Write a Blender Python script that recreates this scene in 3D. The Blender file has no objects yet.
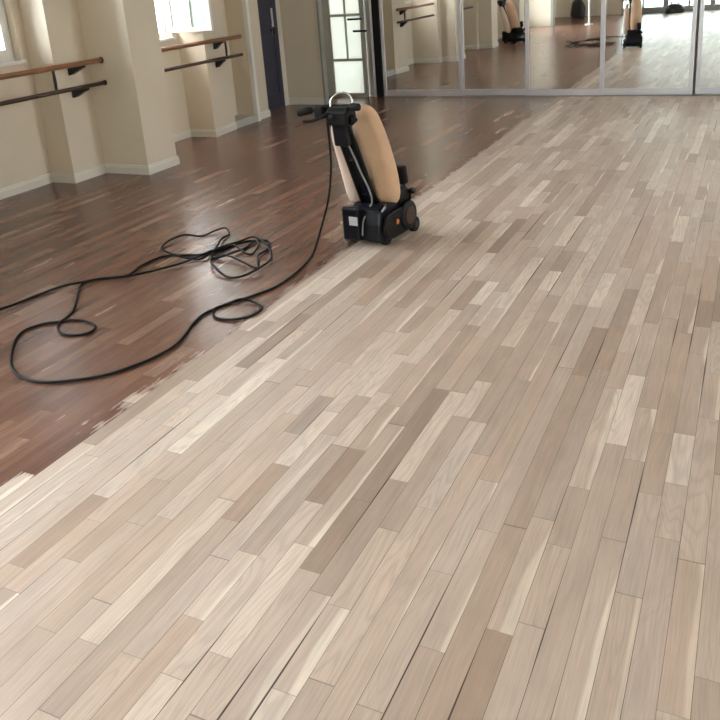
import bpy, bmesh, math, random
from mathutils import Vector, Matrix
random.seed(7)
S = bpy.context.scene
COL = S.collection
PI = math.pi

# ------------------------------------------------------------------ camera
cd = bpy.data.cameras.new('camera')
cam = bpy.data.objects.new('camera', cd); COL.objects.link(cam)
right = Vector((0.90043741, 0.4293223, -0.06996302))
up = Vector((-0.07432054, 0.31031829, 0.94772307))
fwd = Vector((-0.42858946, 0.84816562, -0.31132966))
M = Matrix((right, up, -fwd)).transposed().to_4x4()
M.translation = Vector((0, 0, 1.55))
cam.matrix_world = M
cd.sensor_width = 36.0
cd.lens = 36.0 * 800 / 720
cd.shift_y = -120 / 720
cd.clip_start = 0.05
S.camera = cam

# ------------------------------------------------------------------ sky, exposure
W = bpy.data.worlds.new('sky'); S.world = W; W.use_nodes = True
wn = W.node_tree.nodes; wl = W.node_tree.links
bg = wn['Background']
wt = wn.new('ShaderNodeTexCoord'); ws = wn.new('ShaderNodeSeparateXYZ'); wr = wn.new('ShaderNodeValToRGB')
wl.new(wt.outputs['Generated'], ws.inputs[0]); wl.new(ws.outputs['Z'], wr.inputs[0])
wr.color_ramp.elements[0].position = 0.0; wr.color_ramp.elements[0].color = (0.555, 0.55, 0.555, 1)
wr.color_ramp.elements[1].position = 0.12; wr.color_ramp.elements[1].color = (0.915, 0.935, 1.0, 1)
wl.new(wr.outputs[0], bg.inputs['Color'])
bg.inputs['Strength'].default_value = 28.0
S.view_settings.view_transform = 'Standard'
S.view_settings.look = 'None'
S.view_settings.gamma = 1.0
S.view_settings.use_curve_mapping = False
S.view_settings.exposure = 0.42
S.cycles.max_bounces = 14
S.cycles.diffuse_bounces = 8
S.cycles.glossy_bounces = 6
S.cycles.transparent_max_bounces = 16
S.cycles.sample_clamp_indirect = 8.0
S.cycles.use_denoising = True

def portal(loc, rot, sx, sy):
    l = bpy.data.lights.new('window_portal', 'AREA'); l.shape = 'RECTANGLE'; l.size = sx; l.size_y = sy
    l.cycles.is_portal = True
    o = bpy.data.objects.new('window_portal', l); COL.objects.link(o); o.location = loc; o.rotation_euler = rot

# ------------------------------------------------------------------ helpers: materials
def principled(name, col, rough=0.5, metal=0.0, spec=0.5, noise=None, bump=None):
    m = bpy.data.materials.new(name); m.use_nodes = True
    nt = m.node_tree; b = nt.nodes['Principled BSDF']
    b.inputs['Base Color'].default_value = (*col, 1)
    b.inputs['Roughness'].default_value = rough
    b.inputs['Metallic'].default_value = metal
    b.inputs['Specular IOR Level'].default_value = spec
    tc = nt.nodes.new('ShaderNodeTexCoord')
    if noise:
        sc, amt = noise[0], noise[1]
        st = noise[2] if len(noise) > 2 else (1, 1, 1)
        mp = nt.nodes.new('ShaderNodeMapping'); mp.inputs['Scale'].default_value = st
        n = nt.nodes.new('ShaderNodeTexNoise'); n.inputs['Scale'].default_value = sc; n.inputs['Detail'].default_value = 5
        nt.links.new(tc.outputs['Object'], mp.inputs[0]); nt.links.new(mp.outputs[0], n.inputs['Vector'])
        mr = nt.nodes.new('ShaderNodeMapRange'); mr.inputs['From Min'].default_value = .25; mr.inputs['From Max'].default_value = .75
        mr.inputs['To Min'].default_value = 1 - amt; mr.inputs['To Max'].default_value = 1 + amt
        nt.links.new(n.outputs['Fac'], mr.inputs['Value'])
        mx = nt.nodes.new('ShaderNodeVectorMath'); mx.operation = 'SCALE'; mx.inputs[0].default_value = col
        nt.links.new(mr.outputs[0], mx.inputs['Scale']); nt.links.new(mx.outputs[0], b.inputs['Base Color'])
    if bump:
        n2 = nt.nodes.new('ShaderNodeTexNoise'); n2.inputs['Scale'].default_value = bump[0]; n2.inputs['Detail'].default_value = 6
        nt.links.new(tc.outputs['Object'], n2.inputs['Vector'])
        bp = nt.nodes.new('ShaderNodeBump'); bp.inputs['Strength'].default_value = bump[1]; bp.inputs['Distance'].default_value = bump[2]
        nt.links.new(n2.outputs['Fac'], bp.inputs['Height']); nt.links.new(bp.outputs[0], b.inputs['Normal'])
    return m

def glass_mat(name, tint, refl=0.1, rough=0.02):
    m = bpy.data.materials.new(name); m.use_nodes = True; nt = m.node_tree
    nt.nodes.remove(nt.nodes['Principled BSDF']); out = nt.nodes['Material Output']
    t = nt.nodes.new('ShaderNodeBsdfTransparent'); t.inputs['Color'].default_value = (*tint, 1)
    g = nt.nodes.new('ShaderNodeBsdfGlossy'); g.inputs['Roughness'].default_value = rough
    fr = nt.nodes.new('ShaderNodeFresnel'); fr.inputs['IOR'].default_value = 1.35
    mx = nt.nodes.new('ShaderNodeMixShader')
    nt.links.new(fr.outputs[0], mx.inputs[0]); nt.links.new(t.outputs[0], mx.inputs[1]); nt.links.new(g.outputs[0], mx.inputs[2])
    nt.links.new(mx.outputs[0], out.inputs['Surface'])
    return m

def frosted_mat(name, col):
    m = bpy.data.materials.new(name); m.use_nodes = True; nt = m.node_tree
    b = nt.nodes['Principled BSDF']; out = nt.nodes['Material Output']
    b.inputs['Base Color'].default_value = (*col, 1); b.inputs['Roughness'].default_value = .12
    t = nt.nodes.new('ShaderNodeBsdfTranslucent'); t.inputs['Color'].default_value = (*col, 1)
    mx = nt.nodes.new('ShaderNodeMixShader'); mx.inputs[0].default_value = .17
    nt.links.new(b.outputs[0], mx.inputs[1]); nt.links.new(t.outputs[0], mx.inputs[2]); nt.links.new(mx.outputs[0], out.inputs['Surface'])
    return m

class N:
    """tiny node-graph helper"""
    def __init__(s, nt): s.nt = nt
    def new(s, t): return s.nt.nodes.new(t)
    def put(s, sock, v):
        if isinstance(v, (int, float)): sock.default_value = v
        elif isinstance(v, tuple): sock.default_value = v
        else: s.nt.links.new(v, sock)
    def m(s, op, a, b=None, c=None, clamp=False):
        n = s.new('ShaderNodeMath'); n.operation = op; n.use_clamp = clamp
        s.put(n.inputs[0], a)
        if b is not None: s.put(n.inputs[1], b)
        if c is not None: s.put(n.inputs[2], c)
        return n.outputs[0]
    def xyz(s, x, y, z):
        n = s.new('ShaderNodeCombineXYZ'); s.put(n.inputs[0], x); s.put(n.inputs[1], y); s.put(n.inputs[2], z); return n.outputs[0]
    def white(s, v):
        n = s.new('ShaderNodeTexWhiteNoise'); n.noise_dimensions = '3D'; s.put(n.inputs['Vector'], v); return n.outputs['Value'], n.outputs['Color']
    def noise(s, v, scale=1.0, detail=3.0, rough=.5, dist=0.0):
        n = s.new('ShaderNodeTexNoise'); s.put(n.inputs['Vector'], v); n.inputs['Scale'].default_value = scale
        n.inputs['Detail'].default_value = detail; n.inputs['Roughness'].default_value = rough; n.inputs['Distortion'].default_value = dist
        return n.outputs['Fac']
    def smooth(s, v, a, b, ta=0.0, tb=1.0):
        n = s.new('ShaderNodeMapRange'); n.interpolation_type = 'SMOOTHSTEP'
        s.put(n.inputs['Value'], v); s.put(n.inputs['From Min'], a); s.put(n.inputs['From Max'], b)
        s.put(n.inputs['To Min'], ta); s.put(n.inputs['To Max'], tb); return n.outputs[0]
    def lin(s, v, a, b, ta, tb):
        n = s.new('ShaderNodeMapRange'); s.put(n.inputs['Value'], v); s.put(n.inputs['From Min'], a); s.put(n.inputs['From Max'], b)
        s.put(n.inputs['To Min'], ta); s.put(n.inputs['To Max'], tb); return n.outputs[0]
    def ramp(s, v, stops):
        n = s.new('ShaderNodeValToRGB'); e = n.color_ramp.elements
        while len(e) < len(stops): e.new(.5)
        for q, (p, c) in zip(e, stops): q.position = p; q.color = (*c, 1)
        s.put(n.inputs[0], v); return n.outputs[0]
    def mix(s, f, a, b, mode='MIX'):
        n = s.new('ShaderNodeMix'); n.data_type = 'RGBA'; n.blend_type = mode
        s.put(n.inputs[0], f); s.put(n.inputs[6], a); s.put(n.inputs[7], b); return n.outputs[2]
    def scale(s, c, f):
        n = s.new('ShaderNodeVectorMath'); n.operation = 'SCALE'; s.put(n.inputs[0], c); s.put(n.inputs['Scale'], f); return n.outputs[0]

def floor_material():
    m = bpy.data.materials.new('oak_strip_floor'); m.use_nodes = True; nt = m.node_tree; g = N(nt)
    b = nt.nodes['Principled BSDF']
    tc = g.new('ShaderNodeTexCoord'); sp = g.new('ShaderNodeSeparateXYZ'); nt.links.new(tc.outputs['Object'], sp.inputs[0])
    x, y = sp.outputs['X'], sp.outputs['Y']
    w = 0.068
    xr = g.m('DIVIDE', g.m('ADD', x, .021), w)
    row = g.m('FLOOR', xr); fx = g.m('FRACT', xr)
    r1, _ = g.white(g.xyz(row, 3.3, 1.7)); r2, _ = g.white(g.xyz(row, 9.1, 5.2))
    L = g.m('MULTIPLY_ADD', r1, .42, .40)
    # joints wander a little along the row so that lengths differ
    u = g.m('ADD', g.m('DIVIDE', y, L), g.m('MULTIPLY', r2, 17.0))
    u = g.m('ADD', u, g.m('MULTIPLY', g.m('SINE', g.m('ADD', g.m('MULTIPLY', u, 2.1), g.m('MULTIPLY', r1, 40))), .30))
    idx = g.m('FLOOR', u); fu = g.m('FRACT', u)
    v, vc = g.white(g.xyz(row, idx, .5))
    vs = g.new('ShaderNodeSeparateColor'); nt.links.new(vc, vs.inputs[0]); va, vb, vd = vs.outputs[0], vs.outputs[1], vs.outputs[2]
    # ---- grain
    wob = g.m('MULTIPLY', g.m('SUBTRACT', g.noise(g.xyz(x, g.m('MULTIPLY', y, 1.0), g.m('MULTIPLY', v, 40)), 2.5, 2), .5), .03)
    xg = g.m('ADD', x, wob)
    fine = g.noise(g.xyz(g.m('MULTIPLY', xg, 260), g.m('MULTIPLY', y, 7), g.m('MULTIPLY', v, 90)), 1, 3, .6)
    mid = g.noise(g.xyz(g.m('MULTIPLY', xg, 55), g.m('MULTIPLY', y, 2.4), g.m('MULTIPLY', v, 70)), 1, 3, .6)
    cat = g.noise(g.xyz(g.m('MULTIPLY', x, 15), g.m('MULTIPLY', y, 1.7), g.m('MULTIPLY', v, 55)), 1, 1, .4, .3)
    rings = g.m('ABSOLUTE', g.m('SUBTRACT', g.m('FRACT', g.m('MULTIPLY', cat, 13)), .5))
    ringm = g.m('MULTIPLY', g.smooth(rings, .0, .3, 1, 0), g.smooth(va, .45, .8))
    blot = g.noise(g.xyz(g.m('MULTIPLY', x, 1.4), g.m('MULTIPLY', y, .9), 0.0), 1.3, 4, .6)
    blot2 = g.noise(g.xyz(g.m('MULTIPLY', x, 9), g.m('MULTIPLY', y, 4), g.m('MULTIPLY', v, 8)), 1, 3, .6)
    gr = g.m('MULTIPLY', g.lin(fine, .3, .7, .91, 1.08), g.lin(mid, .3, .7, .92, 1.07))
    gr = g.m('MULTIPLY', gr, g.m('SUBTRACT', 1.0, g.m('MULTIPLY', ringm, .13)))
    gr = g.m('MULTIPLY', gr, g.lin(blot, .35, .65, .95, 1.05))
    gr = g.m('MULTIPLY', gr, g.lin(blot2, .3, .7, .93, 1.06))
    # ---- bare, freshly sanded oak
    bare = g.ramp(v, [(0.0, (.325, .236, .178)), (.10, (.395, .300, .234)), (.4, (.487, .384, .310)), (.72, (.552, .448, .368)), (.88, (.64, .535, .445)), (1.0, (.74, .64, .54))])
    sapn = g.noise(g.xyz(g.m('MULTIPLY', x, 5), g.m('MULTIPLY', y, 1.5), g.m('MULTIPLY', v, 33)), 1, 2)
    sap = g.m('MULTIPLY', g.smooth(g.m('ADD', fx, g.m('MULTIPLY', g.m('SUBTRACT', sapn, .5), 1.5)), .78, .95), g.smooth(vb, .74, .78))
    bare = g.mix(g.m('MULTIPLY', sap, .7), bare, (.80, .72, .60, 1))
    tintc = g.mix(g.smooth(vd, .55, 1.0, 0, .32), bare, (.50, .36, .265, 1))
    tintc = g.mix(g.smooth(vd, .35, .0, 0, .35), tintc, (.48, .40, .345, 1))
    bare = g.scale(tintc, gr)
    # ---- old brown finish
    old = g.ramp(v, [(0.0, (.112, .052, .034)), (.3, (.142, .068, .046)), (.7, (.172, .087, .058)), (.88, (.210, .114, .078)), (1.0, (.275, .166, .118))])
    wear = g.noise(g.xyz(g.m('MULTIPLY', x, 14), g.m('MULTIPLY', y, 1.6), 4.0), 1, 4, .6)
    old = g.scale(old, g.m('MULTIPLY', g.m('POWER', gr, 1.7), g.lin(wear, .3, .7, .88, 1.14)))
    # ---- edge of the sanded strip
    rough_end = g.smooth(y, 2.6, 1.7)
    jn = g.noise(g.xyz(g.m('MULTIPLY', row, .9), g.m('MULTIPLY', y, 3.2), 0.0), 1, 2, .5)
    jag = g.m('MULTIPLY', g.m('SUBTRACT', jn, .5), g.m('MULTIPLY_ADD', rough_end, .26, .07))
    fz = g.m('MULTIPLY', g.m('SUBTRACT', g.noise(g.xyz(g.m('MULTIPLY', x, 75), g.m('MULTIPLY', y, 11), 2.0), 1, 3), .5), .05)
    xc = g.m('MULTIPLY', g.m('SUBTRACT', g.m('ADD', row, .5), .309), w)
    xq = g.m('ADD', g.m('MULTIPLY', x, g.m('MULTIPLY_ADD', rough_end, -.25, .45)), g.m('MULTIPLY', xc, g.m('MULTIPLY_ADD', rough_end, .25, .55)))
    t = g.m('ADD', g.m('ADD', xq, jag), g.m('MULTIPLY', fz, g.m('MULTIPLY_ADD', rough_end, 1.6, 1.0)))
    t = g.m('ADD', t, g.m('MULTIPLY', g.m('SUBTRACT', vd, .5), g.m('MULTIPLY', rough_end, .07)))
    t = g.m('ADD', t, g.m('MULTIPLY', rough_end, .03))
    sanded = g.smooth(t, -2.165, -2.125)
    col = g.mix(sanded, old, bare)
    # ---- gaps between strips and butt joints
    d = g.m('MULTIPLY', g.m('MINIMUM', fx, g.m('SUBTRACT', 1.0, fx)), w)
    edge = g.m('ROUND', xr)
    gn = g.noise(g.xyz(g.m('MULTIPLY', edge, 3.17), g.m('MULTIPLY', y, 1.15), 8.0), 1, 1)
    gw = g.m('ADD', g.smooth(gn, .56, .74, 0.0, .0022), .00072)
    gap = g.smooth(d, g.m('MULTIPLY', gw, .55), g.m('MULTIPLY', gw, 1.35), 1, 0)
    de = g.m('MULTIPLY', g.m('MINIMUM', fu, g.m('SUBTRACT', 1.0, fu)), L)
    butt = g.smooth(de, .0005, .0014, 1, 0)
    dark = g.m('MAXIMUM', g.m('MULTIPLY', gap, g.smooth(gn, .36, .58, .66, .97)), g.m('MULTIPLY', butt, .55))
    dark = g.m('MULTIPLY', dark, g.lin(sanded, 0, 1, .12, 1.0))
    col = g.mix(dark, col, (.030, .019, .014, 1))
    nt.links.new(col, b.inputs['Base Color'])
    rg = g.lin(sanded, 0, 1, g.lin(wear, .3, .7, .245, .275), .38)
    nt.links.new(rg, b.inputs['Roughness'])
    b.inputs['Specular IOR Level'].default_value = .5
    h = g.m('SUBTRACT', g.m('MULTIPLY', mid, .12), g.m('MULTIPLY', g.m('MAXIMUM', gap, butt), g.lin(sanded, 0, 1, .3, 1)))
    bp = g.new('ShaderNodeBump'); g.put(bp.inputs['Strength'], g.lin(sanded, 0, 1, .0, .25)); bp.inputs['Distance'].default_value = .0015
    nt.links.new(h, bp.inputs['Height']); nt.links.new(bp.outputs[0], b.inputs['Normal'])
    return m

MT = {
    'wall': principled('cream_plaster', (.66, .58, .455), .62, noise=(1.3, .035), bump=(9, .10, .01)),
    'white': principled('white_gloss_paint', (.76, .75, .70), .35),
    'ceiling': principled('white_ceiling', (.80, .79, .76), .8),
    'base': principled('white_baseboard_paint', (.68, .645, .565), .42),
    'tile': principled('grey_ledge', (.42, .42, .38), .4),
    'blue': principled('slate_blue_door_paint', (.034, .036, .062), .4, noise=(3, .06)),
    'chrome': principled('brushed_steel', (.72, .72, .74), .22, 1.0),
    'alu': principled('satin_aluminium', (.70, .69, .75), .36, .75, noise=(8, .04)),
    'mirror': principled('mirror_silver', (.88, .90, .90), .015, 1.0),
    'black': principled('black_plastic', (.0055, .0055, .006), .45, spec=.22, noise=(20, .2)),
    'blackm': principled('black_enamel', (.005, .006, .011), .28, spec=.3, noise=(12, .15)),
    'rubber': principled('black_rubber', (.009, .009, .010), .7, spec=.3),
    'cord': principled('black_cord_rubber', (.006, .006, .007), .6, spec=.2),
    'wood': principled('varnished_rail_wood', (.24, .105, .045), .3, noise=(4, .25, (40, 2, 40))),
    'darkwood': principled('dark_rail', (.045, .020, .012), .35, noise=(4, .25, (40, 2, 40))),
    'bracket': principled('black_iron', (.018, .018, .020), .45, .3),
    'bag': principled('tan_dust_bag_cloth', (.62, .42, .275), .85, noise=(6, .08), bump=(24, .35, .02)),
    'baglit': principled('lit_dust_bag_cloth', (.78, .62, .52), .85, noise=(6, .05), bump=(24, .3, .02)),  # paler copy of the bag cloth, light on the left lobe put into the colour
    'orange': principled('orange_plastic', (.55, .16, .035), .35),
    'brass': principled('yellowed_knob', (.36, .24, .07), .4),
    'plate': principled('pale_metal_label', (.58, .58, .58), .4, .2),
    'greycable': principled('grey_cable', (.30, .30, .31), .5),
    'greyframe': principled('grey_green_frame_paint', (.27, .265, .235), .45),
    'glass': glass_mat('window_glass', (.95, .98, .97)),
    'greenglass': glass_mat('greenish_glass', (.88, .97, .93)),
    'frostgreen': frosted_mat('greenish_frosted_glass', (.60, .76, .68)),
    'facade': principled('blue_grey_facade', (.022, .028, .038), .5, noise=(2, .2)),
    'facadeglass': principled('dark_window_glass', (.010, .013, .018), .15),
    'backglass': glass_mat('tinted_glass', (.42, .46, .44)),
    'frost': frosted_mat('frosted_white_glass', (.83, .86, .82)),
    'bagblack': principled('black_nylon', (.014, .014, .016), .6, bump=(18, .4, .02)),
    'floor': floor_material(),
    'ground': principled('pale_paving', (.55, .535, .53), .9, noise=(2, .1)),
}

# ------------------------------------------------------------------ helpers: meshes
def link(name, bm, mat, parent=None, smooth=False, bevel=0.0, subsurf=0, autos=False):
    me = bpy.data.meshes.new(name); bm.normal_update(); bm.to_mesh(me); bm.free()
    me.materials.append(MT[mat] if isinstance(mat, str) else mat)
    o = bpy.data.objects.new(name, me); COL.objects.link(o)
    if parent: o.parent = parent
    if smooth:
        for p in me.polygons: p.use_smooth = True
    if bevel:
        md = o.modifiers.new('bevel', 'BEVEL'); md.width = bevel; md.segments = 2; md.limit_method = 'ANGLE'
    if subsurf:
        md = o.modifiers.new('subsurf', 'SUBSURF'); md.levels = subsurf; md.render_levels = subsurf
    return o
def struct(o): o['kind'] = 'structure'; return o
def tag(o, label, cat, group=None):
    o['label'] = label; o['category'] = cat
    if group: o['group'] = group
    return o
def empty(name, loc, rz=0.0):
    o = bpy.data.objects.new(name, None); COL.objects.link(o); o.location = loc; o.rotation_euler = (0, 0, rz); o.empty_display_size = .1; return o
def box(bm, x0, x1, y0, y1, z0, z1):
    vs = [bm.verts.new(p) for p in ((x0, y0, z0), (x1, y0, z0), (x1, y1, z0), (x0, y1, z0), (x0, y0, z1), (x1, y0, z1), (x1, y1, z1), (x0, y1, z1))]
    for f in ((3, 2, 1, 0), (4, 5, 6, 7), (0, 1, 5, 4), (1, 2, 6, 5), (2, 3, 7, 6), (3, 0, 4, 7)): bm.faces.new([vs[i] for i in f])
    return vs
def quad(bm, *ps): bm.faces.new([bm.verts.new(p) for p in ps])
def cyl(bm, a, b, r, r2=None, n=20, cap=True):
    a, b = Vector(a), Vector(b); r2 = r if r2 is None else r2
    d = (b - a).normalized(); s = Vector((0, 0, 1)) if abs(d.z) < .9 else Vector((1, 0, 0))
    p = d.cross(s).normalized(); q = d.cross(p).normalized()
    A, B = [], []
    for i in range(n):
        t = 2 * PI * i / n; e = p * math.cos(t) + q * math.sin(t)
        A.append(bm.verts.new(a + e * r)); B.append(bm.verts.new(b + e * r2))
    for i in range(n):
        j = (i + 1) % n; bm.faces.new((A[i], A[j], B[j], B[i]))
    if cap: bm.faces.new(A[::-1]); bm.faces.new(B)
def rounded_cyl(bm, a, b, r, e=.01, n=24):
    a, b = Vector(a), Vector(b); d = (b - a).normalized(); L = (b - a).length
    prof = [(0, r - e), (e * .3, r - e * .3), (e, r), (L - e, r), (L - e * .3, r - e * .3), (L, r - e)]
    s = Vector((0, 0, 1)) if abs(d.z) < .9 else Vector((1, 0, 0)); p = d.cross(s).normalized(); q = d.cross(p).normalized()
    rings = []
    for z, rr in prof:
        rings.append([bm.verts.new(a + d * z + (p * math.cos(2 * PI * i / n) + q * math.sin(2 * PI * i / n)) * rr) for i in range(n)])
    for A, B in zip(rings, rings[1:]):
        for i in range(n): bm.faces.new((A[i], A[(i + 1) % n], B[(i + 1) % n], B[i]))
    bm.faces.new(rings[0][::-1]); bm.faces.new(rings[-1])
def spline(pts, k=8):
    P = [Vector(p) for p in pts]; out = []
    for i in range(len(P) - 1):
        p0 = P[max(i - 1, 0)]; p1 = P[i]; p2 = P[i + 1]; p3 = P[min(i + 2, len(P) - 1)]
        for j in range(k):
            t = j / k
            out.append(.5 * ((2 * p1) + (-p0 + p2) * t + (2 * p0 - 5 * p1 + 4 * p2 - p3) * t * t + (-p0 + 3 * p1 - 3 * p2 + p3) * t ** 3))
    out.append(P[-1]); return out
def tube(bm, pts, r, n=10):
    rings = []; q = None
    for i, p in enumerate(pts):
        d = (pts[min(i + 1, len(pts) - 1)] - pts[max(i - 1, 0)]).normalized()
        if q is None:
            s = Vector((0, 0, 1)) if abs(d.z) < .9 else Vector((1, 0, 0)); q = d.cross(s).normalized()
        else:
            q = (q - d * q.dot(d)).normalized()
        e = d.cross(q)
        rings.append([bm.verts.new(p + (q * math.cos(2 * PI * k / n) + e * math.sin(2 * PI * k / n)) * r) for k in range(n)])
    for A, B in zip(rings, rings[1:]):
        for k in range(n): bm.faces.new((A[k], A[(k + 1) % n], B[(k + 1) % n], B[k]))
    bm.faces.new(rings[0][::-1]); bm.faces.new(rings[-1])
def prism_x(bm, prof, x0, x1):
    """side profile [(y,z)...] extruded along x"""
    A = [bm.verts.new((x0, y, z)) for y, z in prof]; B = [bm.verts.new((x1, y, z)) for y, z in prof]
    n = len(prof)
    for i in range(n): bm.faces.new((A[i], B[i], B[(i + 1) % n], A[(i + 1) % n]))
    bm.faces.new(A[::-1]) ; bm.faces.new(B)
    bmesh.ops.recalc_face_normals(bm, faces=bm.faces[:])
def loft(bm, rings):
    R = [[bm.verts.new(p) for p in r] for r in rings]; n = len(R[0])
    for A, B in zip(R, R[1:]):
        for i in range(n): bm.faces.new((A[i], A[(i + 1) % n], B[(i + 1) % n], B[i]))
    bm.faces.new(R[0][::-1]); bm.faces.new(R[-1])

# ================================================================== THE ROOM
CEIL = 3.5
XR = 3.5          # right wall
YB = -5.05        # back wall
YM = 9.88         # mirror front
XW = -5.60        # window plane of the left wall

bm = bmesh.new(); quad(bm, (-5.75, YB - .1, 0), (XR + .1, YB - .1, 0), (XR + .1, 10.1, 0), (-5.75, 10.1, 0))
struct(link('floor', bm, 'floor'))
bm = bmesh.new(); quad(bm, (-5.85, YB - .1, CEIL), (-5.85, 10.1, CEIL), (XR + .2, 10.1, CEIL), (XR + .2, YB - .1, CEIL))
struct(link('ceiling', bm, 'ceiling'))
bm = bmesh.new(); quad(bm, (-60, -40, -.5), (40, -40, -.5), (40, 40, -.5), (-60, 40, -.5))
struct(link('ground', bm, 'ground'))

# ---- left wall: window bays between pilasters that step forward
PER = 2.15
WZ0, WZ1 = 1.08, 3.05
bays = []                     # (y0, y1) of every bay, window inside
poly = [(-5.6, YB)]
y_p = [5.08 - PER * k for k in (2, 1, 0)]
prev = -1.70
poly += [(XW, prev)]
for yp in y_p:
    bays.append((poly[-1][1], yp))
    poly += [(XW, yp), (-5.335, yp), (-5.335, yp + .39), (-4.83, yp + .39), (-4.83, yp + .80), (-5.10, yp + .80), (-5.10, yp + .95), (XW, yp + .95)]
bays.append((6.03, 7.11))
poly += [(XW, 7.11), (-5.26, 7.11), (-5.30, 7.56), (-5.58, 7.56), (-5.58, 8.02), (-5.34, 8.02), (-5.36, 8.38), (-5.60, 8.38), (-5.60, 9.25)]
bm = bmesh.new()
wins = []
for (x0, y0), (x1, y1) in zip(poly, poly[1:]):
    hole = None
    if abs(x0 - XW) < .001 and abs(x1 - XW) < .001:
        for a, b in bays:
            if abs(a - y0) < .01 and abs(b - y1) < .01: hole = (a + .10, b - .09, .12 if a < -1 else WZ0)
    if abs(y0 - 8.38) < .01 and abs(y1 - 9.25) < .01:      # the blue door's opening
        quad(bm, (x0, y0, 2.1), (x0, y1, 2.1), (x0, y1, CEIL), (x0, y0, CEIL)); continue
    if abs(x0 + 5.58) < .01 and abs(x1 + 5.58) < .01:      # alcove: wall below, high window above
        quad(bm, (x0, y0, 0), (x1, y1, 0), (x1, y1, 1.62), (x0, y0, 1.62)); quad(bm, (x0, y0, 3.1), (x1, y1, 3.1), (x1, y1, CEIL), (x0, y0, CEIL)); continue
    if not hole:
        quad(bm, (x0, y0, 0), (x1, y1, 0), (x1, y1, CEIL), (x0, y0, CEIL))
    else:
        a, b, sz = hole; wins.append(hole); D = -.16
        quad(bm, (x0, y0, 0), (x0, y1, 0), (x0, y1, sz), (x0, y0, sz))
        quad(bm, (x0, y0, WZ1), (x0, y1, WZ1), (x0, y1, CEIL), (x0, y0, CEIL))
        quad(bm, (x0, y0, sz), (x0, a, sz), (x0, a, WZ1), (x0, y0, WZ1))
        quad(bm, (x0, b, sz), (x0, y1, sz), (x0, y1, WZ1), (x0, b, WZ1))
        quad(bm, (x0, a, sz), (x0, b, sz), (x0 + D, b, sz), (x0 + D, a, sz))
        quad(bm, (x0, b, WZ1), (x0, a, WZ1), (x0 + D, a, WZ1), (x0 + D, b, WZ1))
        quad(bm, (x0, a, WZ1), (x0, a, sz), (x0 + D, a, sz), (x0 + D, a, WZ1))
        quad(bm, (x0, b, sz), (x0, b, WZ1), (x0 + D, b, WZ1), (x0 + D, b, sz))
bmesh.ops.recalc_face_normals(bm, faces=bm.faces[:])
struct(link('wall_left', bm, 'wall'))

def baseboard(name, pts, h=.085, t=.014):
    """moulded skirting following a wall polyline, room on the right-hand (+x) side of travel"""
    bm = bmesh.new()
    P = [Vector((x, y, 0)) for x, y in pts]; n = len(P); off = []
    for i in range(n):
        ns = []
        if i > 0: d = (P[i] - P[i - 1]).normalized(); ns.append(Vector((d.y, -d.x, 0)))
        if i < n - 1: d = (P[i + 1] - P[i]).normalized(); ns.append(Vector((d.y, -d.x, 0)))
        if len(ns) == 2:
            s = ns[0] + ns[1]; s = s / max(.3, (1 + ns[0].dot(ns[1])))
        else: s = ns[0]
        off.append(s)
    prof = [(0.0, 0.0), (t, 0.0), (t, h * .72), (t * .55, h * .80), (t * .55, h * .93), (0.0, h)]
    R = [[bm.verts.new(p + o * a + Vector((0, 0, z))) for a, z in prof] for p, o in zip(P, off)]
    m = len(prof)
    for A, B in zip(R, R[1:]):
        for k in range(m): bm.faces.new((A[k], A[(k + 1) % m], B[(k + 1) % m], B[k]))
    bm.faces.new(R[0]); bm.faces.new(R[-1][::-1])
    bmesh.ops.recalc_face_normals(bm, faces=bm.faces[:])
    return struct(link(name, bm, 'base'))
i0 = poly.index((-5.58, 7.56))
baseboard('baseboard_left', poly[1:i0 + 0])
baseboard('baseboard_left_end', [(-5.34, 8.09), (-5.36, 8.38), (-5.58, 8.38)])

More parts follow.
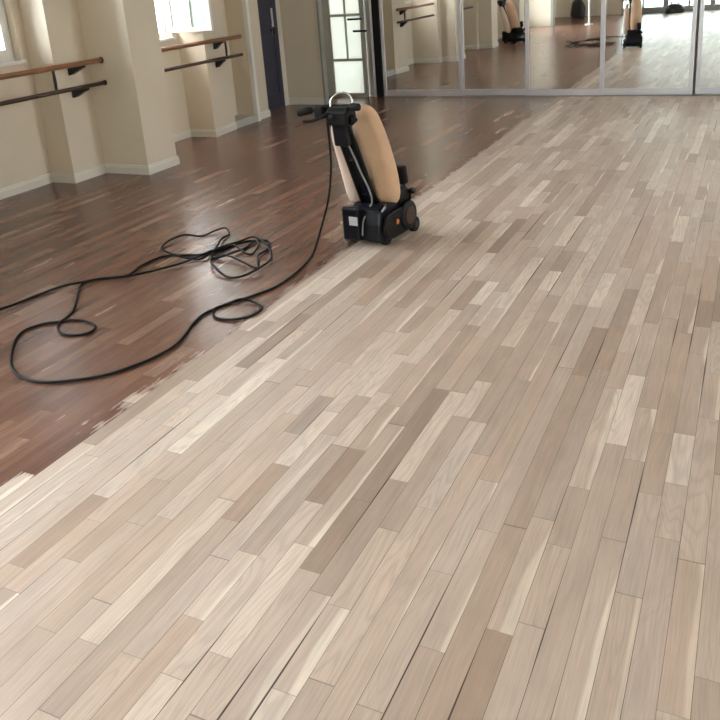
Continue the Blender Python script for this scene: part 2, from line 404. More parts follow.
# windows
def window(i, a, b, x, sash=False, z=WZ0):
    root = struct(empty('window_%d' % i, (x - .11, (a + b) / 2, z)))
    w = (b - a) / 2; h = WZ1 - z; fr = .055
    bm = bmesh.new()
    box(bm, -.035, .035, -w, -w + fr, 0, h); box(bm, -.035, .035, w - fr, w, 0, h)
    box(bm, -.035, .035, -w + fr, w - fr, 0, fr); box(bm, -.035, .035, -w + fr, w - fr, h - fr, h)
    box(bm, -.03, .03, -.03, .03, fr, h - fr)
    link('window_frame', bm, 'white', root, bevel=.004)
    bm = bmesh.new()          # sill board
    box(bm, .036, .145, -w - .03, w + .03, -.022, .006)
    link('window_sill', bm, 'white', root, bevel=.005)
    for s in (-1, 1):
        if sash and s == 1: continue
        c = s * w / 2
        hw = w / 2 - fr * .5 - .012
        bm = bmesh.new(); q = .045
        z0, z1 = fr, h - fr
        box(bm, -.02, .045, c - hw, c - hw + q, z0, z1); box(bm, -.02, .045, c + hw - q, c + hw, z0, z1)
        box(bm, -.02, .045, c - hw + q, c + hw - q, z0, z0 + q); box(bm, -.02, .045, c - hw + q, c + hw - q, z1 - q, z1)
        so = link('sash', bm, 'white', root, bevel=.004)
        bm = bmesh.new(); box(bm, .008, .014, c - hw + q, c + hw - q, z0 + q, z1 - q); link('glass_pane', bm, 'glass', so)
    if sash:                  # right sash swung open into the room
        hw = .53; q = .04; z0, z1 = fr, h - fr; mq = .27
        bm = bmesh.new()
        box(bm, 0, hw, -.02, .02, z0, z0 + q); box(bm, 0, hw, -.02, .02, z1 - q, z1)
        box(bm, 0, q, -.02, .02, z0 + q, z1 - q); box(bm, hw - q, hw, -.02, .02, z0 + q, z1 - q)
        box(bm, mq - .014, mq + .014, -.016, .016, z0 + q, z1 - q)
        so = link('open_sash', bm, 'white', root, bevel=.004); so.location = (.13, w - .035, 0); so.rotation_euler = (0, 0, math.radians(2))
        bm = bmesh.new(); box(bm, q, mq - .014, -.003, .003, z0 + q, z1 - q); link('frosted_pane', bm, 'frost', so)
        bm = bmesh.new(); box(bm, mq + .014, hw - q, -.003, .003, z0 + q, z1 - q); link('frosted_pane', bm, 'frostgreen', so)
    portal((x - .30, (a + b) / 2, (z + WZ1) / 2), (0, -PI / 2, 0), WZ1 - z, b - a)
for i, (a, b, z) in enumerate(wins): window(i + 1, a, b, XW, i == len(wins) - 1, z)

# shallow alcove beside the second window: ledge and white edge trim
bm = bmesh.new(); box(bm, -5.578, -5.30, 7.565, 8.015, 0, .085); struct(link('trim_1', bm, 'tile', bevel=.004))
bm = bmesh.new(); box(bm, -5.35, -5.285, 8.02, 8.075, 0, CEIL); struct(link('trim_2', bm, 'white', bevel=.006))

n_w = len(wins) + 1
root = struct(empty('window_%d' % n_w, (-5.58, 7.79, 1.62)))
bm = bmesh.new()
box(bm, -.05, .0, -.23, -.19, 0, 1.48); box(bm, -.05, .0, .19, .23, 0, 1.48); box(bm, -.05, 0, -.19, .19, 0, .04); box(bm, -.05, 0, -.19, .19, 1.44, 1.48)
link('window_frame', bm, 'white', root, bevel=.004)
bm = bmesh.new(); box(bm, -.03, -.025, -.19, .19, .04, 1.44); link('glass_pane', bm, 'glass', root)
portal((-5.7, 7.79, 2.36), (0, -PI / 2, 0), 1.48, .46)
# blue door in the left wall
d = struct(empty('door_1', (-5.585, 8.42, 0)))
bm = bmesh.new(); box(bm, -.02, .02, 0, .70, .0, 2.08)
link('door_leaf', bm, 'blue', d, bevel=.003)
bm = bmesh.new()
for z0, z1 in ((.18, .92), (1.08, 1.95)):
    box(bm, .02, .027, .10, .60, z0, z0 + .02); box(bm, .02, .027, .10, .60, z1 - .02, z1)
    box(bm, .02, .027, .10, .12, z0 + .02, z1 - .02); box(bm, .02, .027, .58, .60, z0 + .02, z1 - .02)
link('door_moulding', bm, 'blue', d)
bm = bmesh.new(); box(bm, .02, .028, 0.56, .60, .93, 1.26)
hp = link('handle_plate', bm, 'plate', d, bevel=.002)
bm = bmesh.new(); cyl(bm, (.028, .58, 1.0), (.075, .58, 1.0), .011); cyl(bm, (.07, .59, 1.0), (.07, .45, .995), .011); box(bm, .028, .036, .555, .605, .93, 1.03)
link('door_handle', bm, 'bracket', d, bevel=.002)
bm = bmesh.new(); box(bm, -5.62, -5.57, 9.125, 9.235, 0, 2.14); struct(link('trim_10', bm, 'base', bevel=.004))
bm = bmesh.new(); box(bm, -5.80, -5.66, 8.30, 9.32, -.05, 2.25); struct(link('door_leak_blocker', bm, 'wall'))  # plate added behind the door to stop daylight leaking past its edge
# dark side panel on the return wall, and the wall beyond the door
bm = bmesh.new(); box(bm, -5.8, -5.02, 9.25, 9.32, 0, CEIL); box(bm, -5.50, -5.40, 9.32, 10.10, 0, CEIL); struct(link('wall_corner', bm, 'wall'))
bm = bmesh.new(); box(bm, -5.595, -5.02, 9.236, 9.2499, 0, .085); struct(link('baseboard_corner', bm, 'base', bevel=.004))

# front wall behind and above the mirrors
bm = bmesh.new(); box(bm, -4.72, XR + .1, 10.02, 10.12, 0, CEIL); box(bm, -5.40, XR + .1, 9.86, 10.02, 2.42, CEIL)
struct(link('wall_front', bm, 'wall'))
# right wall with large windows, and the back wall
bm = bmesh.new()
rw = [(-3.4, -2.2), (6.4, 7.4)]
ys = YB - .1
for a, b in rw:
    quad(bm, (XR, ys, 0), (XR, a, 0), (XR, a, CEIL), (XR, ys, CEIL))
    quad(bm, (XR, a, 0), (XR, b, 0), (XR, b, 1.0), (XR, a, 1.0)); quad(bm, (XR, a, 3.1), (XR, b, 3.1), (XR, b, CEIL), (XR, a, CEIL)); ys = b
quad(bm, (XR, ys, 0), (XR, 10.1, 0), (XR, 10.1, CEIL), (XR, ys, CEIL))
struct(link('wall_right', bm, 'wall'))
for k, (a, b) in enumerate(rw):
    root = struct(empty('window_%d' % (n_w + 1 + k), (XR + .05, (a + b) / 2, 1.0))); w = (b - a) / 2
    bm = bmesh.new()
    for y0, y1, z0, z1 in ((-w, -w + .06, 0, 2.1), (w - .06, w, 0, 2.1), (-w + .06, w - .06, 0, .06), (-w + .06, w - .06, 2.04, 2.1), (-.03, .03, .06, 2.04)):
        box(bm, -.05, .03, y0, y1, z0, z1)
    link('window_frame', bm, 'white', root, bevel=.004)
    bm = bmesh.new(); box(bm, -.003, .003, -w + .06, w - .06, .06, 2.04); link('glass_pane', bm, 'glass', root)
    portal((XR + .2, (a + b) / 2, 2.05), (0, PI / 2, 0), 2.1, b - a)
GX = [(-3.60, -2.42), (-2.38, -1.20), (-1.16, .02)]
bm = bmesh.new()
box(bm, -5.8, GX[0][0], YB - .12, YB - .02, 0, CEIL); box(bm, GX[-1][1], XR + .1, YB - .12, YB - .02, 0, CEIL)
box(bm, GX[0][0], GX[-1][1], YB - .12, YB - .02, 2.15, CEIL); struct(link('wall_back', bm, 'wall'))
for k, (a, b) in enumerate(GX):
    root = struct(empty('door_%d' % (3 + k), ((a + b) / 2, YB - .06, 0))); w = (b - a) / 2 + .02
    bm = bmesh.new()
    for u0, u1, z0, z1 in ((-w, -w + .07, 0, 2.15), (w - .07, w, 0, 2.15), (-w + .07, w - .07, .0, .16), (-w + .07, w - .07, 2.08, 2.15), (-.025, .025, .16, 2.08)):
        box(bm, u0, u1, -.03, .03, z0, z1)
    link('door_frame', bm, 'greyframe', root, bevel=.004)
    bm = bmesh.new(); box(bm, -w + .07, w - .07, -.004, .004, .16, 2.08); link('glass_pane', bm, 'backglass', root)
portal((-1.79, YB - .2, 1.07), (PI / 2, 0, 0), 3.62, 2.15)
# short cream wall that sticks out of the left wall behind the camera
bm = bmesh.new(); box(bm, -5.8, -4.86, -1.86, -1.70, 0, CEIL); struct(link('wall_partition', bm, 'wall', bevel=.004))
bm = bmesh.new(); box(bm, -4.86, -4.79, -1.88, -1.68, 0, 2.3); struct(link('trim_3', bm, 'greyframe', bevel=.004))

# ================================================================== MIRRORED SLIDING DOORS
def mirror_door(x0, x1, y, label, group, ny=1, h=2.38, sw=.046, wl=None, wr=None):
    """ny=1: faces -y (front of the room); ny=-1: faces +y"""
    root = empty('mirrored_sliding_door', ((x0 + x1) / 2, y, .012))
    w = (x1 - x0) / 2; t = .03
    wl = wl or sw; wr = wr or sw
    for s, ww in ((-1, wl), (1, wr)):
        bm = bmesh.new(); a, b = (-w, -w + ww) if s < 0 else (w - ww, w)
        box(bm, a, b, -t / 2, t / 2, 0, h); link('stile', bm, 'alu', root, bevel=.004)
    for z0, z1 in ((0, .075), (h - .05, h)):
        bm = bmesh.new(); box(bm, -w + wl, w - wr, -t / 2, t / 2, z0, z1); link('rail', bm, 'alu', root, bevel=.004)
    bm = bmesh.new(); box(bm, -w + wl, w - wr, -.004, .004, .075, h - .05); link('mirror_pane', bm, 'mirror', root)
    tag(root, label, 'mirror door', group); root['kind'] = 'thing'
    return root
G = 'mirrored sliding doors along the far wall'
DX = [(-4.47, -3.36), (-3.425, -2.505), (-2.545, -1.61), (-1.655, -.625), (-.60, .42)]
LB = ['mirrored sliding door next to the black post, reflecting two wall barres',
      'mirrored sliding door showing a reflected sander near the reflected pilasters',
      'mirrored sliding door meeting the brown floor, reflecting the end of the sanded strip edge',
      'mirrored sliding door showing the reflected sander on the pale boards',
      'mirrored sliding door at the far right, set a little further back']
YD = [9.895, 9.895 + .034, 9.895, 9.895 + .034, 9.895 + .068]
for (a, b), l, y in zip(DX, LB, YD): mirror_door(a, b, y, l, G)
for a in (.38, 1.36, 2.34): mirror_door(a, a + 1.02, 9.895 + .034 * (int(a) % 2), 'mirrored sliding door beyond the right edge of the photo', G)
bm = bmesh.new(); box(bm, -4.47, XR, 9.87, 10.0, 0, .011); struct(link('trim_4', bm, 'greyframe'))
bm = bmesh.new(); box(bm, -4.47, XR, 9.87, 10.0, 2.395, 2.42); struct(link('trim_5', bm, 'alu'))
# black post and pale jamb at the left end of the mirrors
bm = bmesh.new(); box(bm, -4.565, -4.475, 9.85, 10.02, 0, 2.42); struct(link('trim_6', bm, 'black', bevel=.004))
bm = bmesh.new(); box(bm, -4.60, -4.567, 9.85, 10.02, 0, 2.42); struct(link('trim_7', bm, 'alu', bevel=.004))
bm = bmesh.new(); box(bm, -4.715, -4.602, 9.93, 10.02, 0, 2.42); struct(link('trim_8', bm, 'greyframe', bevel=.004))
# glazed door in the corner
d2 = struct(empty('door_2', (-5.015, 9.90, 0)))
W2, H2 = .315, 2.36
bm = bmesh.new()
box(bm, -.36, -.185, -.02, .02, 0, H2); box(bm, W2 - .055, W2 - .0, -.02, .02, 0, H2)
box(bm, -.185, W2 - .055, -.02, .02, 0, .05); box(bm, -.185, W2 - .055, -.02, .02, H2 - .05, H2)
d2.location.x = -5.02
portal((-5.0, 10.15, 1.2), (-PI / 2, 0, 0), .6, 2.3)
link('door_frame', bm, 'greyframe', d2, bevel=.004)
bm = bmesh.new()
box(bm, -.185, W2 - .055, -.016, .016, .48, .515); box(bm, -.185, W2 - .055, -.016, .016, 1.07, 1.10); box(bm, -.185, W2 - .055, -.016, .016, 1.66, 1.69)
box(bm, .03, .05, -.016, .016, .515, 1.07); box(bm, .03, .05, -.016, .016, 1.10, 1.66); box(bm, .03, .05, -.016, .016, 1.69, H2 - .05)
link('muntins', bm, 'greyframe', d2)
bm = bmesh.new(); box(bm, -.185, W2 - .055, .004, .010, .05, H2 - .05); link('frosted_glass', bm, 'frost', d2)
for k, z in enumerate((1.03, .875)):
    bm = bmesh.new(); x0 = .11 + .07 * k; cyl(bm, (x0, -.07, z), (x0 + .20, -.07, z), .014)
    cyl(bm, (x0 + .17, -.07, z), (x0 + .17, -.02, z), .010)
    link('pull_handle', bm, 'black', d2, smooth=False)
bm = bmesh.new(); box(bm, -5.04, -5.015, 9.235, 9.325, 0, CEIL); struct(link('trim_9', bm, 'greyframe'))

# ================================================================== BALLET BARRES
def barre(y0, y1, brk, x, label, plate=False, first=None):
    root = empty('ballet_barre', (x, (y0 + y1) / 2, 0)); h = (y1 - y0) / 2; c = (y0 + y1) / 2
    bm = bmesh.new(); rounded_cyl(bm, (0, -h, 1.02), (0, h, 1.02), .022, .006); link('upper_rail', bm, 'wood', root, smooth=True)
    bm = bmesh.new(); rounded_cyl(bm, (0, -h, .825), (0, h, .825), .018, .005); link('lower_rail', bm, 'darkwood', root, smooth=True)
    for yb, ya, dx in brk:
        bm = bmesh.new(); yy = yb - c
        cyl(bm, (0, yy, .835), (.004, yy, .91), .010, .014, 10, True); cyl(bm, (.004, yy, .91), (0, yy, 1.005), .014, .010, 10, True)
        bmesh.ops.remove_doubles(bm, verts=bm.verts[:], dist=.0005)
        link('strap', bm, 'bracket', root)
        for z in (1.005, .812):
            bm = bmesh.new(); yy = ya - c
            A = [(.008, z), (dx, z - .01), (dx, z - .085), (dx + .03, z - .08), (-.015, z - .03), (.012, z - .02)]
            va = [bm.verts.new((px, yy - .02, pz)) for px, pz in A]; vb = [bm.verts.new((px, yy + .02, pz)) for px, pz in A]
            n = len(A)
            for k in range(n): bm.faces.new((va[k], va[(k + 1) % n], vb[(k + 1) % n], vb[k]))
            bm.faces.new(va[::-1]); bm.faces.new(vb)
            bmesh.ops.recalc_face_normals(bm, faces=bm.faces[:])
            link('bracket', bm, 'bracket', root)
    if plate:
        for z, rr in ((1.02, .028), (.825, .024)):
            bm = bmesh.new(); cyl(bm, (0, h, z), (0, h - .008, z), rr); link('end_plate', bm, 'bracket', root)
    tag(root, label, 'barre', 'double ballet barres between the pilasters')
XB = -5.17
barre(3.9, 5.468, [(4.90, 5.24, -.162)], XB, 'double wooden ballet barre at the left edge, ending against the nearest pilaster', True)
barre(6.04, 7.66, [(7.36, 7.30, -.105)], XB, 'short double ballet barre under the second window, beside the alcove', False)
barre(1.75, 3.318, [(2.85, 3.05, -.162)], XB, 'double ballet barre behind the camera, seen only in the mirror beside the second sander', True)

# ================================================================== FLOOR SANDERS
def ell_ring(c, ax, ay, tilt, n=28, p=2.4, wob=0, ph=0):
    out = []
    for i in range(n):
        t = 2 * PI * i / n; ct, st = math.cos(t), math.sin(t)
        ex = ax * math.copysign(abs(ct) ** (2 / p), ct); ey = ay * math.copysign(abs(st) ** (2 / p), st)
        k = 1 + wob * math.sin(3 * t + ph) + wob * .6 * math.sin(5 * t + 2.1 * ph)
        ex *= k; ey *= k
        out.append((c[0] + ex, c[1] + ey * math.cos(tilt), c[2] + ey * math.sin(tilt)))
    return out
def bag(bm, spec, tilt):
    loft(bm, [ell_ring(c, ax, ay, tilt, wob=wb, ph=ph) for c, ax, ay, wb, ph in spec])

def make_sander(label):
    r = empty('floor_sander', (0, 0, 0))
    tag(r, label, 'floor sander', 'floor sanders')
    # main casting: rear box that slopes to the drum housing
    bm = bmesh.new()
    prism_x(bm, [(-.195, .022), (-.215, .14), (-.20, .225), (-.14, .25), (-.02, .245), (.05, .225), (.10, .215), (.14, .19), (.165, .13), (.16, .05), (.12, .022), (.08, .022), (.02, .022), (-.10, .022)], -.105, .125)
    link('housing', bm, 'blackm', r, bevel=.018)
    bm = bmesh.new(); rounded_cyl(bm, (-.125, .08, .112), (.135, .08, .112), .095, .015); link('drum_cover', bm, 'blackm', r, smooth=True)
    bm = bmesh.new(); rounded_cyl(bm, (.13, .075, .13), (.162, .075, .13), .095, .014, 32); bc = link('belt_cover', bm, 'black', r, smooth=True)
    bm = bmesh.new(); rounded_cyl(bm, (.161, .075, .13), (.168, .075, .13), .055, .003); link('cover_disc', bm, 'darkwood', bc)
    bm = bmesh.new()
    prism_x(bm, [(-.18, .04), (-.20, .11), (-.17, .19), (-.06, .20), (.03, .20), (.03, .03), (-.10, .028)], .122, .150)
    sp = link('side_panel', bm, 'black', r, bevel=.01)
    bm = bmesh.new(); rounded_cyl(bm, (.149, -.06, .125), (.156, -.06, .125), .017, .003); link('orange_cap', bm, 'orange', sp)['label'] = 'orange round cap'
    # electric motor across the top
    bm = bmesh.new(); rounded_cyl(bm, (-.10, .06, .245), (.135, .06, .245), .068, .02, 28); mo = link('motor', bm, 'black', r, smooth=True)
    bm = bmesh.new()
    for k in range(9): cyl(bm, (-.075 + k * .024, .06, .245), (-.065 + k * .024, .06, .245), .072, n=28)
    link('cooling_fins', bm, 'black', mo)
    bm = bmesh.new(); cyl(bm, (.105, .11, .25), (.105, .11, .325), .012); rounded_cyl(bm, (.105, .11, .32), (.100, .10, .435), .036, .012)
    link('capacitor', bm, 'black', r, smooth=True)
    bm = bmesh.new(); cyl(bm, (.13, .12, .19), (.14, .14, .265), .008); rounded_cyl(bm, (.128, .14, .265), (.163, .14, .275), .022, .008)
    link('drum_lever', bm, 'black', r, smooth=True)
    # wheels
    for wx, wy, wr in ((-.135, -.13, .058), (.112, -.14, .058), (-.145, .13, .05), (.14, .15, .05)):
        bm = bmesh.new(); rounded_cyl(bm, (wx - .02, wy, wr), (wx + .02, wy, wr), wr, .01, 28); wo = link('wheel', bm, 'rubber', r, smooth=True)
        bm = bmesh.new(); cyl(bm, (wx - .024, wy, wr), (wx + .024, wy, wr), .02); link('wheel_hub', bm, 'bracket', wo)
    # rear switch box with label plate and knob
    bm = bmesh.new(); box(bm, -.128, -.005, -.25, -.195, .035, .245); rb = link('rear_box', bm, 'blackm', r, bevel=.014)
    bm = bmesh.new(); box(bm, -.072, -.012, -.2525, -.2495, .135, .188); link('label_plate', bm, 'plate', rb)
    bm = bmesh.new(); rounded_cyl(bm, (-.125, -.22, .125), (-.155, -.22, .125), .016, .005); link('adjusting_knob', bm, 'brass', rb, smooth=True)
    # handle column: leans back towards the operator
    def P(t, dx=0, dn=0):     # point along the column; dn pushes forward/up off it
        y = -.115 + t * (-.365 + .115); z = .235 + t * (.845 - .235); x = .0 + dx - .018 * t
        return (x, y + dn * .92, z + dn * .38)
    bm = bmesh.new()
    for dx in (-.046, .044):
        tube(bm, [Vector(P(t, dx)) for t in (0, .25, .5, .75, 1)], .017, 12)
    for t in (.12, .5, .86):
        a, b = Vector(P(t, -.038)), Vector(P(t, .038)); cyl(bm, a, b, .010, n=10)
    ho = link('handle_column', bm, 'black', r, smooth=True)
    bm = bmesh.new()
    pts = [(P(0, -.030), P(0, .030)), (P(.98, -.030), P(.98, .030))]
    q = [Vector(P(0.02, -.042, -.006)), Vector(P(0.02, .040, -.006)), Vector(P(.97, .040, -.006)), Vector(P(.97, -.042, -.006))]
    q2 = [Vector(P(0.02, -.042, .012)), Vector(P(0.02, .040, .012)), Vector(P(.97, .040, .012)), Vector(P(.97, -.042, .012))]
    A = [bm.verts.new(v) for v in q]; B = [bm.verts.new(v) for v in q2]
    for k in range(4): bm.faces.new((A[k], A[(k + 1) % 4], B[(k + 1) % 4], B[k]))
    bm.faces.new(A[::-1]); bm.faces.new(B); bmesh.ops.recalc_face_normals(bm, faces=bm.faces[:])
    link('column_plate', bm, 'blackm', ho)
    bm = bmesh.new()
    tube(bm, spline([P(.72, .012, -.022), P(.55, .030, -.026), P(.4, .036, -.026), P(.22, .052, -.028), P(.08, .045, -.030), (.022, -.17, .22), (.012, -.222, .16), (.008, -.235, .07)], 6), .0055, 8)
    link('motor_cable', bm, 'greycable', ho, smooth=True)
    # control box and bars at the top
    bm = bmesh.new(); c = Vector(P(.95)) + Vector((.026, 0, 0))
    prism_x(bm, [(c.y - .05, c.z - .045), (c.y - .055, c.z + .035), (c.y - .02, c.z + .06), (c.y + .05, c.z + .05), (c.y + .055, c.z - .02), (c.y + .02, c.z - .055)], c.x - .075, c.x + .062)
    link('control_box', bm, 'black', r, bevel=.01)
    bm = bmesh.new(); e = Vector(P(.80))
    prism_x(bm, [(e.y - .035, e.z - .085), (e.y - .055, e.z + .08), (e.y + .02, e.z + .09), (e.y + .035, e.z - .075)], e.x - .050, e.x + .045)
    link('switch_housing', bm, 'blackm', r, bevel=.01)
    bm = bmesh.new(); cz = c.z + .045
    tube(bm, spline([(c.x + .11, c.y - .005, cz + .01), (c.x + .02, c.y - .01, cz + .012), (c.x - .10, c.y - .02, cz + .006), (c.x - .17, c.y - .04, cz - .004), (c.x - .235, c.y - .07, cz - .018)], 6), .014, 12)
    hb = link('handlebar', bm, 'black', r, smooth=True)
    bm = bmesh.new(); rounded_cyl(bm, (c.x - .175, c.y - .042, cz - .006), (c.x - .255, c.y - .080, cz - .022), .021, .008); link('grip', bm, 'rubber', hb, smooth=True)
    bm = bmesh.new(); rounded_cyl(bm, (c.x + .065, c.y - .006, cz + .012), (c.x + .125, c.y - .004, cz + .010), .021, .008); link('grip', bm, 'rubber', hb, smooth=True)
    bm = bmesh.new(); box(bm, c.x - .155, c.x - .095, c.y - .06, c.y + .005, cz - .055, cz + .018); link('trigger_block', bm, 'black', hb, bevel=.01)
    bm = bmesh.new()
    tube(bm, spline([(c.x - .055, c.y - .03, cz + .01), (c.x - .055, c.y - .02, cz + .05), (c.x - .02, c.y - .005, cz + .082), (c.x + .035, c.y + .005, cz + .085), (c.x + .068, c.y + .005, cz + .055), (c.x + .072, c.y, cz + .01)], 6), .006, 10)
    link('lift_hoop', bm, 'chrome', hb, smooth=True)['label'] = 'chrome wire hoop'
    bm = bmesh.new(); tube(bm, spline([(c.x - .06, c.y - .06, cz - .02), (c.x - .10, c.y - .085, cz - .045), (c.x - .15, c.y - .095, cz - .06), (c.x - .20, c.y - .105, cz - .062)], 5), .009, 8)
    link('drum_control_lever', bm, 'black', hb, smooth=True)
    bm = bmesh.new(); rounded_cyl(bm, (c.x - .035, c.y - .052, c.z + .005), (c.x - .035, c.y - .066, c.z + .005), .016, .004); link('switch_knob', bm, 'bracket', r, smooth=True)
    bm = bmesh.new(); rounded_cyl(bm, (c.x + .058, c.y, c.z + .0), (c.x + .085, c.y + .0, c.z - .03), .022, .006); link('cable_gland', bm, 'black', r, smooth=True)
    # dust bags hung on the column
    tl = -.30
    bm = bmesh.new()
    bag(bm, [((.042, -.015, .215), .062, .062, .0, 0), ((.044, -.016, .228), .086, .088, .01, .5), ((.046, -.020, .29), .096, .098, .012, 1), ((.046, -.035, .39), .098, .102, .015, 1.6),
             ((.046, -.062, .49), .097, .102, .025, 2.1), ((.046, -.095, .59), .095, .098, .04, 2.8), ((.046, -.130, .69), .092, .092, .06, 3.2), ((.045, -.158, .77), .085, .084, .08, 3.5), ((.044, -.175, .82), .072, .070, .10, 3.8), ((.043, -.184, .85), .046, .046, .12, 4), ((.042, -.187, .858), .018, .018, .1, 4)], tl)
    b1 = link('dust_bag', bm, 'bag', r, smooth=True, subsurf=1); b1['label'] = 'full tan cloth dust bag'
    bm = bmesh.new()
    bag(bm, [((-.112, -.075, .225), .040, .044, 0, 0), ((-.113, -.08, .238), .052, .068, .01, .4), ((-.118, -.09, .32), .055, .078, .02, 1), ((-.121, -.12, .44), .054, .078, .03, 1.7),
             ((-.122, -.165, .56), .049, .070, .04, 2.4), ((-.120, -.21, .66), .042, .058, .06, 3), ((-.117, -.24, .73), .028, .038, .09, 3.4), ((-.115, -.25, .755), .012, .016, .08, 3.6)], tl)
    b2 = link('dust_sleeve', bm, 'baglit', r, smooth=True, subsurf=1); b2['label'] = 'cloth dust sleeve, its lit side painted pale pink'
    bm = bmesh.new(); cyl(bm, (.042, -.012, .19), (.044, -.016, .232), .064, .07, 28); link('bag_collar', bm, 'black', b1, smooth=True)
    return r

def copy_tree(o, parent=None):
    c = o.copy(); COL.objects.link(c); c.parent = parent
    for ch in list(o.children): copy_tree(ch, c)
    return c
sander = make_sander('black upright floor sander with tan dust bag at the edge of the sanded boards')
sander2 = copy_tree(sander)
sander.location = (-2.03, 4.34, 0); sander.rotation_euler = (0, 0, math.radians(-8))
sander2.location = (-4.63, 2.75, 0); sander2.rotation_euler = (0, 0, math.radians(-62))
sander2['label'] = 'second floor sander standing by the window wall, seen only in the second mirror'

# ================================================================== POWER CORD
HANG = [(-2.105, 4.00, .80), (-2.150, 3.985, .83), (-2.168, 3.99, .79), (-2.170, 4.0, .62), (-2.176, 4.0, .50), (-2.21, 4.0, .32), (-2.262, 3.97, .14), (-2.285, 3.92, .035)]
RUN = [(-2.284, 3.876), (-2.248, 3.726), (-2.226, 3.55), (-2.23, 3.363), (-2.271, 3.25), (-2.306, 3.169), (-2.345, 3.089), (-2.376, 3.027), (-2.352, 2.968), (-2.295, 2.921), (-2.22, 2.925), (-2.154, 2.975), (-2.135, 3.045), (-2.149, 3.105), (-2.209, 3.142), (-2.291, 3.146), (-2.348, 3.102), (-2.378, 3.013), (-2.392, 2.931), (-2.366, 2.814), (-2.325, 2.697), (-2.303, 2.593), (-2.315, 2.473), (-2.359, 2.358), (-2.415, 2.263), (-2.511, 2.185), (-2.627, 2.129), (-2.749, 2.127), (-2.869, 2.175), (-2.98, 2.263), (-3.116, 2.409), (-3.163, 2.513), (-3.135, 2.596), (-3.076, 2.639), (-3.017, 2.682), (-2.934, 2.694), (-2.842, 2.659), (-2.814, 2.595), (-2.852, 2.548), (-2.926, 2.537), (-3.003, 2.574), (-3.056, 2.633), (-3.069, 2.693), (-3.102, 2.776), (-3.175, 2.879), (-3.282, 2.996), (-3.347, 3.086), (-3.353, 3.165), (-3.257, 3.224), (-3.184, 3.293), (-3.218, 3.439), (-3.21, 3.567), (-3.183, 3.63)]
PILE = [(-3.183, 3.63), (-3.067, 3.678), (-2.952, 3.726), (-2.89, 3.818), (-2.854, 3.965), (-2.771, 4.046), (-2.677, 4.028), (-2.612, 3.887), (-2.59, 3.762), (-2.516, 3.656), (-2.491, 3.594), (-2.649, 3.657), (-2.782, 3.695), (-2.855, 3.694), (-2.825, 3.611), (-2.718, 3.501), (-2.575, 3.424), (-2.478, 3.45), (-2.444, 3.573), (-2.502, 3.766), (-2.62, 3.923), (-2.79, 4.041), (-2.877, 4.0), (-2.898, 3.874), (-2.9, 3.758), (-2.926, 3.64), (-3.063, 3.623), (-3.208, 3.661), (-3.299, 3.736), (-3.333, 3.848), (-3.286, 3.965), (-3.196, 4.029), (-3.16, 4.124), (-3.097, 4.161), (-3.037, 4.109), (-3.009, 3.989), (-2.944, 3.863), (-2.896, 3.721), (-2.814, 3.668), (-2.762, 3.718), (-2.765, 3.887), (-2.768, 4.006), (-2.677, 3.909), (-2.657, 3.8), (-2.724, 3.802), (-2.836, 3.87), (-2.9, 3.854), (-2.932, 3.75), (-2.919, 3.66), (-2.982, 3.518), (-3.074, 3.356), (-3.167, 3.248), (-3.293, 3.181), (-3.347, 3.118), (-3.418, 3.035), (-3.48, 2.91), (-3.498, 2.787), (-3.528, 2.679), (-3.557, 2.575)]
pts = [Vector(p) for p in HANG]
for k, (x, y) in enumerate(RUN): pts.append(Vector((x, y, .0075 if k != 15 and k != 44 else .019)))
for k, (x, y) in enumerate(PILE[1:]):
    pts.append(Vector((x, y, .0075 + (.011 * (k % 3) if 5 < k < 48 else .0) + (.010 if 48 <= k < 54 else 0))))
bm = bmesh.new(); tube(bm, spline(pts, 7), .0068, 8)
tag(link('power_cord', bm, 'cord', None, smooth=True), 'long black power cord snaking and coiling across the brown boards to the sander', 'cord')

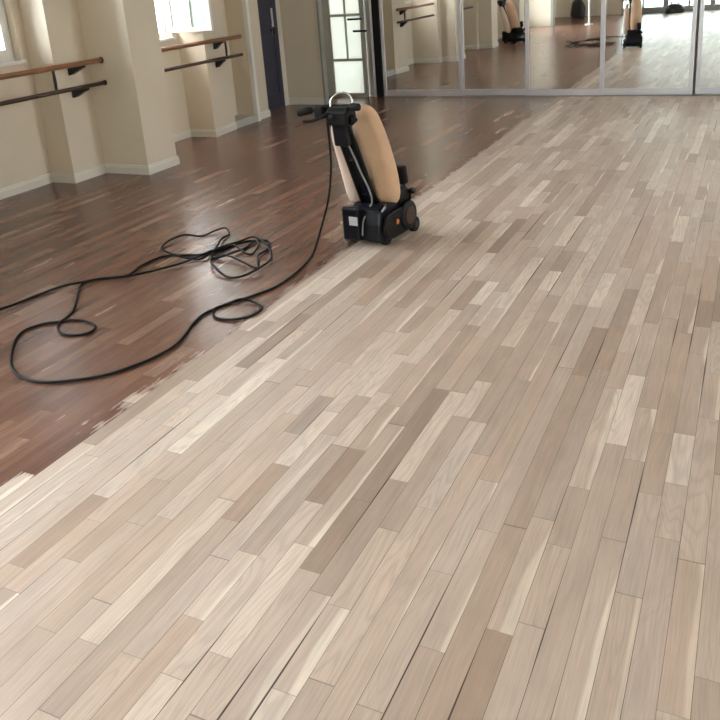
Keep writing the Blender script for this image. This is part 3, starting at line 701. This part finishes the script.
# ================================================================== THINGS AT THE BACK, SEEN IN THE MIRROR
p = empty('white_pole', (-3.86, -1.55, 0))
bm = bmesh.new(); cyl(bm, (0, 0, .02), (0, 0, 2.1), .022, .020, 14); link('shaft', bm, 'white', p)
bm = bmesh.new(); rounded_cyl(bm, (0, 0, 0), (0, 0, .03), .10, .012); link('foot', bm, 'white', p)
tag(p, 'thin white pole on a round foot, reflected at the top edge of the mirrors', 'pole')

def soft_bag(name, loc, sx, sy, sz, seed, label, handles=True):
    rnd = random.Random(seed); r = empty(name, loc)
    rings = []
    for t in (0, .04, .25, .5, .75, .93, 1.0):
        k = (.86, 1, 1.05, 1.0, .88, .6, .25)[(0, .04, .25, .5, .75, .93, 1.0).index(t)]
        ph = rnd.random() * 6
        rings.append(ell_ring((rnd.uniform(-.02, .02), rnd.uniform(-.02, .02), t * sz), sx * k, sy * k, 0, 24, 2.8, .03, ph))
    bm = bmesh.new(); loft(bm, rings); link('bag_body', bm, 'bagblack', r, smooth=True, subsurf=1)
    for s in (-1, 1):
        bm = bmesh.new(); tube(bm, spline([(-sx * .35, s * sy * .45, sz * .88), (-sx * .3, s * sy * .4, sz * 1.18), (sx * .3, s * sy * .4, sz * 1.18), (sx * .35, s * sy * .45, sz * .88)], 6), .012, 8)
        link('bag_handle', bm, 'bagblack', r, smooth=True)
    return tag(r, label, 'bag')
soft_bag('black_bag', (-2.12, -4.62, 0), .24, .15, .26, 3, 'low slumped black bag by the back wall, reflected right of the sander')
soft_bag('black_bag', (-4.72, -4.55, 0), .20, .17, .52, 5, 'tall black bag in the back corner, reflected left of the white pole')

# added dark building outside the left window, dims its glare on the floor
b = empty('glare_block_building', (-9.6, 7.9, -.5))
bm = bmesh.new(); box(bm, -1.0, .0, -2.3, 2.3, 0, 7.5); link('facade', bm, 'facade', b)
for y in (-1.5, 0, 1.5):
    for z in (1.2, 3.6, 5.6):
        bm = bmesh.new(); box(bm, 0, .05, y - .45, y + .45, z, z + 1.3); f = link('window_frame', bm, 'greyframe', b)
        bm = bmesh.new(); box(bm, .05, .06, y - .38, y + .38, z + .07, z + 1.23); link('window_glass', bm, 'facadeglass', f)
bm = bmesh.new(); box(bm, -1.1, .15, -2.4, 2.4, 7.5, 7.65); link('roof_edge', bm, 'facade', b)
tag(b, 'made-up dark blue-grey building outside the window at the left edge, dims its glare', 'building')
